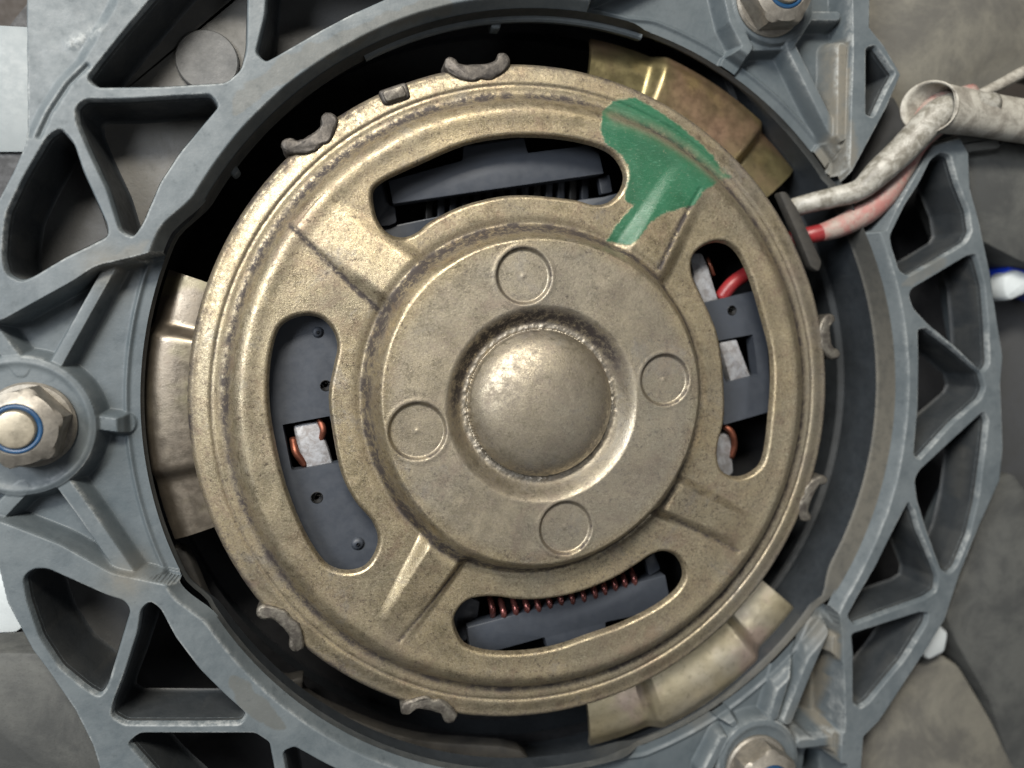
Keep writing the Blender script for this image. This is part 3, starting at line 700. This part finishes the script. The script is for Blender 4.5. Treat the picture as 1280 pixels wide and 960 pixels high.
# brush gear seen through the slots
def plate(name, pts, zt, th, mat, parent, rad=2, bev=1.2, label=None):
    V, Fs = prism(rounded(WP(pts, zt), rad, 2), zt - th, zt, bev); o = mk(name, V, Fs, mat, parent, True, None, None, 30)
    if label: o['label'] = label
    return o
zb = -24
# top slot
bh = plate('brush_holder', [(485,226),(578,200),(579,183),(655,172),(660,191),(735,181),(749,191),(755,217),(491,255)], zb, 22, M_BRUSH, motor)
plate('holder_bracket', [(462,228),(482,226),(486,256),(494,259),(496,278),(487,282),(466,284)], zb - 14, 14, M_BRUSHD, bh)
plate('holder_bracket', [(470,286),(500,280),(560,268),(540,320),(470,320)], zb - 20, 12, M_BRUSH, bh)
plate('holder_bracket', [(722,250),(755,246),(785,238),(790,260),(740,275),(718,266)], zb - 14, 12, M_BRUSH, bh)
plate('holder_bracket', [(748,222),(762,218),(766,240),(752,243)], zb - 14, 10, M_BRUSHD, bh)
for i in range(14):
    x = 532 + i * 15; y = 262 - i * 2.0
    plate('commutator_bar', [(x, y - 14), (x + 9, y - 15), (x + 9, y + 14), (x, y + 15)], zb - 34, 16, M_BRUSHD if i % 3 else M_CAN, bh, 2)
# bottom slot
bh = plate('brush_holder', [(584,784),(832,719),(838,752),(824,764),(757,778),(758,800),(686,815),(681,797),(612,816),(588,815)], zb, 22, M_BRUSH, motor)
plate('holder_bracket', [(560,760),(584,745),(600,752),(596,780),(584,800),(566,806)], zb - 20, 14, M_BRUSHD, bh)
plate('holder_bracket', [(806,700),(818,690),(826,712),(812,720)], zb - 10, 10, M_BRUSH, bh)
wp = [(613,758),(627,763),(642,760),(656,757),(670,756),(684,752),(698,748),(712,747),(726,744),(740,740),(752,735),(765,730),(777,726),(789,723)]
first = None
for i, (x, y) in enumerate(wp):
    a = W3(x - 2, y - 15, zb - 16); b = W3(x + 3, y + 12, zb - 10)
    m_ = ((a[0] + b[0]) / 2, (a[1] + b[1]) / 2, zb - 2)
    V, Fs = tube(smooth_open([a, m_, b], 5), [3.6, 4.3, 3.8], 10, wob=.12, seed=i); mk('copper_winding', V, Fs, M_WIND, bh)
# left slot
bh = plate('brush_holder', [(335,385),(352,531),(352,531),(365,589),(428,577),(500,640),(490,720),(420,735),(330,640),(310,500),(318,400)], zb - 4, 0.001, M_BRUSH, motor) if False else None
def ring_plate(name, outer, hole, z0, z1, mat, parent):
    """flat plate with a window: both outlines have the same number of points"""
    O = WP(outer, z1); Hh = WP(hole, z1); N = len(O)
    V = [(*p, z1) for p in O] + [(*p, z1) for p in Hh] + [(*p, z0) for p in O] + [(*p, z0) for p in Hh]; Fs = []
    for i in range(N):
        j = (i + 1) % N
        Fs += [(i, j, N + j, N + i), (N + i, N + j, 3 * N + j, 3 * N + i), (i, 2 * N + i, 2 * N + j, j)]
    return mk(name, V, Fs, mat, parent, False)
zl = -18
bh = ring_plate('brush_holder', [(318,380),(430,380),(520,640),(480,740),(400,740),(318,600)], [(353,531),(412,520),(425,577),(424,578),(366,588),(364,586)], zl - 20, zl, M_BRUSH, motor)
for (x, y, r) in ((407,482,7), (396,622,7.5)):
    c = W(x, y, zl + .4); V, Fs = lathe(c, [(r, zl + .3), (r - .8, zl + .6)], 20, cap=True); mk('rivet_hole', V, Fs, M_BLACK, bh)
for (x, y, r) in ((397,415,6.5), (447,679,8)):
    c = W(x, y, zl); V, Fs = lathe(c, [(r, zl), (r, zl + 1.5), (r * .6, zl + 4), (r * .2, zl + 5)], 20, cap=True); mk('rivet', V, Fs, M_BRUSH, bh)
plate('brush', [(366,532),(398,527),(410,560),(416,580),(382,592),(372,560)], zl - 8, 16, M_BLOCK, bh, 3, 3)
V, Fs = tube(smooth_open([W3(398,522,zl-14), W3(404,538,zl-6), W3(400,552,zl-14)], 5), 4, 8); mk('copper_lead', V, Fs, M_COPPER, bh)
V, Fs = tube(smooth_open([W3(366,548,zl-16), W3(370,566,zl-6), W3(382,582,zl-12)], 5), 4.5, 8); mk('copper_lead', V, Fs, M_COPPER, bh)
# right slot
zr = -22
bh = ring_plate('brush_holder', [(880,378),(943,364),(958,400),(964,514),(905,531),(890,470)], [(897,426),(941,418),(944,440),(947,468),(907,478),(900,450)], zr - 20, zr, M_BRUSH, motor)
c = W(915, 388, zr + .4); V, Fs = lathe(c, [(7, zr + .3), (6.4, zr + .6)], 20, cap=True); mk('rivet_hole', V, Fs, M_BLACK, bh)
plate('brush', [(899,427),(921,424),(939,472),(914,478)], zr - 4, 16, M_BLOCK, bh, 2, 2)
plate('brush', [(862,316),(878,316),(886,334),(899,376),(880,380),(868,350)], zr - 2, 20, M_BLOCK, bh, 3, 3)
plate('brush', [(896,545),(914,540),(918,592),(900,604),(890,580)], zr - 12, 20, M_BLOCK, bh, 4, 4)
V, Fs = tube(smooth_open([W3(903,531,zr-12), W3(914,540,zr-6), W3(918,556,zr-10), W3(914,572,zr-14)], 5), 4.5, 8); mk('copper_lead', V, Fs, M_COPPER, bh)
V, Fs = tube(smooth_open([W3(884,322,zr-12), W3(888,332,zr-6), W3(892,344,zr-12)], 5), 2.5, 8); mk('copper_lead', V, Fs, M_COPPER, bh)
V, Fs = tube(smooth_open([W3(900,374,zr-14), W3(916,354,zr-8), W3(940,338,zr-10), W3(960,326,zr-16)], 5), 10, 12); mk('red_lead', V, Fs, M_RED, bh)

# crimp lugs bent over the edge of the cover: two ears joined by a saddle
def dome_prism(P, z0, z1, rnd, n=5):
    """outline prism whose top edge is a quarter round of radius rnd"""
    A = 0.5 * np.sum(P[:, 0] * np.roll(P[:, 1], -1) - np.roll(P[:, 0], -1) * P[:, 1])
    if A < 0: P = P[::-1]
    rings = [(P, z0)] + [(inset(P, rnd * (1 - math.cos(t))), z1 - rnd + rnd * math.sin(t)) for t in np.linspace(0, math.pi / 2 * .9, n)]
    N = len(P); V = [(*p, z) for R, z in rings for p in R]
    Fs = [(k * N + q, k * N + (q + 1) % N, (k + 1) * N + (q + 1) % N, (k + 1) * N + q) for k in range(len(rings) - 1) for q in range(N)]
    Fs.append(tuple((len(rings) - 1) * N + q for q in range(N))); return V, Fs
def crimp(a, b, mat, z=-12, r=8.5, depth=14):
    A, B = np.array(W(*a, z)), np.array(W(*b, z)); mid = (A + B) / 2; outw = mid - np.array(mc); outw /= np.linalg.norm(outw)
    d = (B - A); L = np.linalg.norm(d); d /= L; h2 = L / 2
    o2 = [(-h2 - r, -2), (-h2 - r * 1.0, 7), (-h2 - r * .4, 12), (-h2 + r * .45, 10), (-h2 + r * 1.0, 3), (-h2 * .25, 1), (h2 * .25, 1), (h2 - r * 1.0, 3), (h2 - r * .45, 10), (h2 + r * .4, 12), (h2 + r * 1.0, 7), (h2 + r, -2), (h2 * .9, -depth * .9), (h2 * .4, -depth - 5), (0, -depth - 3), (-h2 * .4, -depth - 5), (-h2 * .9, -depth * .9)]
    P = smooth_closed([mid + d * u + outw * v for u, v in o2], 3)
    parts = [dome_prism(P, z - 30, z + 3, 4.2, 6)]
    V, Fs = join(*parts); V = np.array(V); V += (np.random.RandomState(int(a[0])).rand(*V.shape) - .5) * 1.5
    mk('crimp_lug', V, Fs, mat, motor)
crimp((366,184), (412,154), M_TABD, -8, 10, 13); crimp((566,84), (628,79), M_TABD, -8, 9, 14)
crimp((1034,401), (1040,442), M_TAB, -12, 8, 13); crimp((1024,600), (1005,644), M_TAB, -12, 7.5, 13)
crimp((334,764), (372,802), M_TAB, -8, 10, 12); crimp((512,882), (562,892), M_TAB, -8, 9.5, 12)
V, Fs = prism(rounded(WP([(472,114),(508,102),(514,122),(480,132)], -6), 5, 3), -22, -4, 3); mk('stake_mark', V, Fs, M_TABD, motor)
V, Fs = prism(rounded(WP([(477,115),(504,106),(509,120),(483,128)], -3), 4, 3), -10, -1.5, 1.5); mk('stake_pad', V, Fs, M_TAB, motor)

# mounting flanges of the motor can (three), each a bent strap in three steps
def flange(angs, zs, r0, r1, mat, name='mounting_flange', lift=None, rim_w=10):
    """angs: the angles (deg, about the ring centre) of the section ends; zs: heights of the sections"""
    n = 90; rr_ = np.linspace(r0, r1, 26); th = np.radians(np.linspace(angs[0], angs[-1], n)); V = []; Fs = []
    A = np.degrees(th); lo = []
    for a in A:
        z = zs[0]
        for k in range(1, len(zs)):
            z = z + (zs[k] - zs[k - 1]) * float(ss(angs[k] - 1.2, angs[k] + 1.2, a) if angs[k] > angs[0] else ss(-(angs[k] + 1.2), -(angs[k] - 1.2), -a) * 1.0)
        lo.append(z)
    for i in range(n):
        for j, r in enumerate(rr_):
            edge = 5 * (1 - math.sin(min(1, j / 3.0) * math.pi / 2)) ; up_ = 9 * (2 * j / 25.0 - 1.05) ** 2 + 5 * float(ss(.82, 1, j / 25.0))
            V.append((c0[0] + r * math.cos(th[i]), c0[1] + r * math.sin(th[i]), lo[i] - edge - up_))
    m = len(rr_)
    for i in range(n - 1):
        for j in range(m - 1):
            Fs.append((i * m + j, i * m + j + 1, (i + 1) * m + j + 1, (i + 1) * m + j))
    V = np.array(V); B = V.copy(); B[:, 2] -= 9; nn = len(V)
    allV = np.vstack([V, B]); Fs2 = Fs + [tuple(q + nn for q in f[::-1]) for f in Fs]
    border = [(i * m, (i + 1) * m) for i in range(n - 1)] + [((n - 1) * m + j, (n - 1) * m + j + 1) for j in range(m - 1)] + [((i + 1) * m + m - 1, i * m + m - 1) for i in range(n - 1)][::-1] + [(j + 1, j) for j in range(m - 1)][::-1]
    Fs2 += [(a, a + nn, b + nn, b) for a, b in border]
    return mk(name, allV, Fs2, mat, motor, True, None, None, 50)
def angp(px, py, z): q = W(px, py, z) - c0; return math.degrees(math.atan2(q[1], q[0])) % 360
f1 = [angp(215,338,-50), angp(205,412,-50), angp(205,595,-50), angp(225,676,-50)]
flange(f1, [-62, -45, -58], mr - 22, RR + 9, M_EAR)
f2 = [angp(985,225,-62), angp(946,172,-62), angp(822,85,-62), angp(742,60,-62)]
flange(f2, [-70, -50, -68], mr - 22, RR - 12, M_EAR2)
f3 = [angp(742,925,-54), angp(815,885,-54), angp(935,800,-54), angp(985,752,-54)]
flange(f3, [-64, -46, -62], mr - 22, RR + 1, M_EAR3)
# terminal strip beside the cable entry
plate('terminal_strip', [(974,240),(983,239),(998,262),(1028,328),(1024,340),(1014,334),(995,288)], -22, 14, M_LEDGE, motor, 4, 2)

# ================================================================== NUTS
def nut(name, px, py, z, r, rot, label):
    c = W(px, py, z); t = thing(name, (c[0], c[1], z), label, 'nut', 'mounting nuts on the shroud')
    H = 36; rf = r * 1.06
    V, Fs = lathe(c, [(rf * .97, z - 4), (rf * .98, z + 1), (rf * .93, z + 4), (r * .6, z + 6)], 40, cap=True); mk('washer_face', V, Fs, M_NUT, t, True, None, None, 40)
    # hex prism with chamfered crown
    rows = []; N = 72
    for zz, kk in ((z + 5, 1.0), (z + H * .74, 1.0), (z + H * .86, .96), (z + H * .95, .86), (z + H, .78)):
        row = []
        for i in range(N):
            a = 2 * math.pi * i / N; ph = (a % (math.pi / 3)) - math.pi / 6; hexr = r * math.cos(math.pi / 6) / math.cos(ph)
            lim = r * (1.0 if zz < z + H * .8 else kk * 1.0); rr_ = min(hexr, lim if kk < 1 else 9e9); row.append((c[0] + rr_ * math.cos(a + rot), c[1] + rr_ * math.sin(a + rot), zz))
        rows.append(row)
    for rad, zz in ((r * .66, z + H + 3.5), (r * .60, z + H + 4.5), (r * .56, z + H + 2)):
        rows.append([(c[0] + rad * math.cos(2 * math.pi * i / N + rot), c[1] + rad * math.sin(2 * math.pi * i / N + rot), zz) for i in range(N)])
    V = [p for row in rows for p in row]; Fs = [(k * N + i, k * N + (i + 1) % N, (k + 1) * N + (i + 1) % N, (k + 1) * N + i) for k in range(len(rows) - 1) for i in range(N)]
    mk('hex_body', V, Fs, M_NUT, t, True, None, None, 28)
    V, Fs = lathe(c, [(r * .58, z + H + 1), (r * .575, z + H + 3.8), (r * .54, z + H + 4.6), (r * .47, z + H + 4.2), (r * .46, z + H - 4)], 48); mk('nylon_ring', V, [f[::-1] for f in Fs], M_BLUE, t)
    V, Fs = lathe(c, [(r * .455, z + H - 6), (r * .455, z + H + 5), (r * .42, z + H + 7.5), (r * .36, z + H + 8)], 48, cap=True); mk('bolt_end', V, [f[::-1] if len(f) == 4 else f for f in Fs], M_BOLT, t, True, None, None, 40)
nut('lock_nut', 38, 531, -9, 46, .25, 'zinc hex lock nut with a blue nylon ring, on the left edge of the shroud')
nut('lock_nut', 962, 0, -11, 46, .1, 'brownish hex lock nut on the mount above the iridescent flange, cut by the top edge')
nut('lock_nut', 946, 960, -11, 46, .45, 'zinc hex lock nut beside the pale yellow flange, cut by the bottom edge')

# ================================================================== CABLES
t = thing('power_cable', W3(1100, 215, -20), 'dirty white cable running from under the motor edge into the cream sleeve', 'cable')
P = smooth_open([W3(985,262,-55), W3(1012,254,-34), W3(1045,246,-20), W3(1075,237,-8), W3(1100,214,2), W3(1130,186,8), W3(1158,156,16), W3(1176,140,20), W3(1200,132,22), W3(1240,132,22)], 8)
V, Fs = tube(P, [13, 13.5, 14, 15, 19, 20, 21, 20, 18, 17], 20, wob=.035); mk('cable_skin', V, Fs, M_CABLE, t)
P = smooth_open([W3(1066,252,-20), W3(1100,222,-10), W3(1128,180,-2), W3(1150,152,4), W3(1172,130,8), W3(1215,118,10)], 8)
V, Fs = tube(P, [5, 9, 12, 13, 14, 14], 16); o = mk('cable_skin', V, Fs, M_PINK, t); o['label'] = 'pinkish strand behind the white one'
t = thing('red_cable', W3(1080, 270, -30), 'red cable with a pale dusty top, lying just below the dirty white one', 'cable')
P = smooth_open([W3(985,300,-55), W3(1012,294,-40), W3(1030,290,-34)], 8)
V, Fs = tube(P, [12, 12, 12], 18); mk('red_end', V, Fs, M_RED, t)
P = smooth_open([W3(1026,291,-35), W3(1050,283,-30), W3(1080,267,-24), W3(1105,245,-18), W3(1128,212,-12), W3(1150,178,-8), W3(1185,150,-4)], 8)
V, Fs = tube(P, [12.3, 15, 17, 17, 15, 13, 11], 18, wob=.02); mk('dusty_length', V, Fs, M_PINK, t)
# sleeve: open tube widening to its mouth
def sleeve():
    t = thing('cable_sleeve', W3(1230, 130, 10), 'cream plastic sleeve with an open mouth that the cables enter', 'cable sleeve')
    P = smooth_open([W3(1164,134,26), W3(1186,137,22), W3(1225,143,16), W3(1280,152,10), W3(1360,164,4)], 7); N = len(P); n = 36; V = []; Fs = []
    R1 = np.interp(np.linspace(0, 1, N), [0, .1, .5, 1], [35, 33, 30, 30]); R0 = R1 - 3.2
    for Rr in (R1, R0):
        prev = np.array([0, 0, 1.0])
        for i in range(N):
            tt = P[min(i + 1, N - 1)] - P[max(i - 1, 0)]; tt /= np.linalg.norm(tt); b = np.cross(tt, prev); b /= np.linalg.norm(b); nn = np.cross(b, tt)
            for k in range(n):
                a = 2 * math.pi * k / n; q = P[i] + Rr[i] * (math.cos(a) * b + .74 * math.sin(a) * nn)
                if i < 4: q = q + tt * (24 * math.sin(a) - 4) * (1 - i / 4.0)
                V.append(q)
    for q in (0, 1):
        for i in range(N - 1):
            for k in range(n):
                j = (k + 1) % n; f = (q * N * n + i * n + k, q * N * n + i * n + j, q * N * n + (i + 1) * n + j, q * N * n + (i + 1) * n + k); Fs.append(f if q == 0 else f[::-1])
    for k in range(n): j = (k + 1) % n; Fs.append((k, N * n + k, N * n + j, j))
    mk('sleeve_tube', V, Fs, M_SLEEVE, t)
sleeve()
t = thing('sleeve_strip', W3(1270, 100, 0), 'narrow cream strip slanting up to the right edge behind the sleeve', 'plastic strip')
P = smooth_open([W3(1225,118,-6), W3(1250,106,-4), W3(1280,90,0), W3(1340,62,4)], 6)
V, Fs = tube(P, [7, 8, 8.5, 9], 12); mk('strip_body', V, Fs, M_SLEEVE, t)

# ================================================================== AROUND THE SHROUD
def slab(name, pts, z1, th, mat, label, cat, bev=3, rad=6, tilt=None):
    P = rounded(WP(pts, z1), rad, 3); V, Fs = prism(P, z1 - th, z1, bev)
    if tilt: V = np.array(V); V[:, 2] += (V[:, 0] - V[:, 0].mean()) * tilt[0] + (V[:, 1] - V[:, 1].mean()) * tilt[1]
    o = mk(name, V, Fs, mat, None, True, None, None, 30)
    return tag(o, label, cat)
V = [(*W(-900, -800, -420), -420), (*W(2200, -800, -420), -420), (*W(2200, 1800, -420), -420), (*W(-900, 1800, -420), -420)]
o = mk('floor', V, [(0, 1, 2, 3)], M_BROWN, None, False); tag(o, None, None, None, 'structure')
slab('housing_panel', [(1070,-80),(1400,-80),(1400,112),(1290,84),(1230,116),(1180,132),(1100,200),(1040,260),(1060,60)], -60, 60, M_BEIGE, 'dusty beige housing panel behind the cable sleeve at the top right', 'panel', tilt=(.02, .05))
slab('connector_block', [(1214,176),(1262,160),(1400,170),(1400,352),(1282,330),(1224,300),(1200,240)], -24, 90, M_GREY, 'dark grey plastic block below the cream sleeve, right of the lattice', 'block', 4, 12)
slab('retaining_clip', [(1252,180),(1266,160),(1330,178),(1330,192),(1268,172),(1258,178)], 0, 20, M_SHROUD if False else M_GREY, 'pale grey bent clip on top of the dark block below the sleeve', 'clip', 3, 4)
slab('housing_panel', [(1225,600),(1262,590),(1300,640),(1400,700),(1400,1080),(1285,1010),(1240,880),(1196,806),(1180,770),(1212,690)], -48, 60, M_GREY, 'large grey housing panel slanting down the lower right edge', 'panel', 5, 10, (-.02, .03))
slab('housing_panel', [(1020,1040),(1074,930),(1130,850),(1180,820),(1206,836),(1240,900),(1300,1040)], -62, 60, M_BEIGE, 'dusty beige-grey housing panel under the lattice at the bottom right', 'panel', 5, 10, (.0, -.10))
slab('housing_panel', [(1236,300),(1290,330),(1400,350),(1400,640),(1270,650),(1240,560)], -130, 60, M_DGREY, 'dark housing panel right of the lattice under the blue and white plug', 'panel', 5, 10)
slab('housing_panel', [(-120,826),(-120,1060),(190,1060),(150,960),(116,905),(92,850),(60,815),(0,815)], -34, 60, M_GREY, 'grey plastic housing panel filling the lower left corner', 'panel', 6, 10, (.06, .02))
slab('paper_sheet', [(-200,20),(40,34),(60,190),(-200,190)], -170, 3, M_PALE, 'pale blue-white sheet showing left of the shroud near the top left corner', 'sheet', 0.8, 3)
slab('paper_sheet', [(-200,690),(30,700),(40,775),(20,790),(-200,800)], -170, 3, M_WHITE, 'bright white sheet showing in a small triangle at the lower left edge', 'sheet', 0.8, 3)
# white hex bolt head
c = W(1163, 800, -56); P = [(c[0] + 31 * math.cos(a), c[1] + 31 * math.sin(a)) for a in [math.pi / 3 * i + .35 for i in range(6)]]
V, Fs = prism(rounded(P, 6, 3), -100, -50, 5); o = mk('hex_bolt', V, Fs, M_WHITE, None, True, None, None, 40); tag(o, 'white hexagonal bolt head half hidden behind the lower right lattice', 'bolt')
# blue and white plug
t = thing('wire_plug', W3(1275, 350, -70), 'small vivid blue plug with a white tip at the right edge', 'plug')
plate('plug_body', [(1254,346),(1270,320),(1330,312),(1330,385),(1284,366)], -62, 40, M_DBLUE, t, 5, 3)
plate('plug_tip', [(1256,346),(1272,336),(1296,346),(1300,360),(1262,377),(1256,366)], -50, 30, M_WHITE, t, 8, 6)
# small lower lattice piece behind the right-hand rib of the upper mount
slab('back_bracket', [(1092,120),(1118,120),(1138,160),(1112,212),(1080,240),(1062,232)], -50, 40, M_DGREY, 'small dark bracket between the lattice tip and the white cable', 'bracket', 3, 6)
slab('sleeve_rest', [(1158,188),(1172,176),(1225,160),(1258,170),(1250,186),(1215,190),(1196,200),(1188,192)], -6, 24, M_GREY, 'grey dusty rest carrying the cream sleeve at the lattice corner', 'bracket', 4, 6)
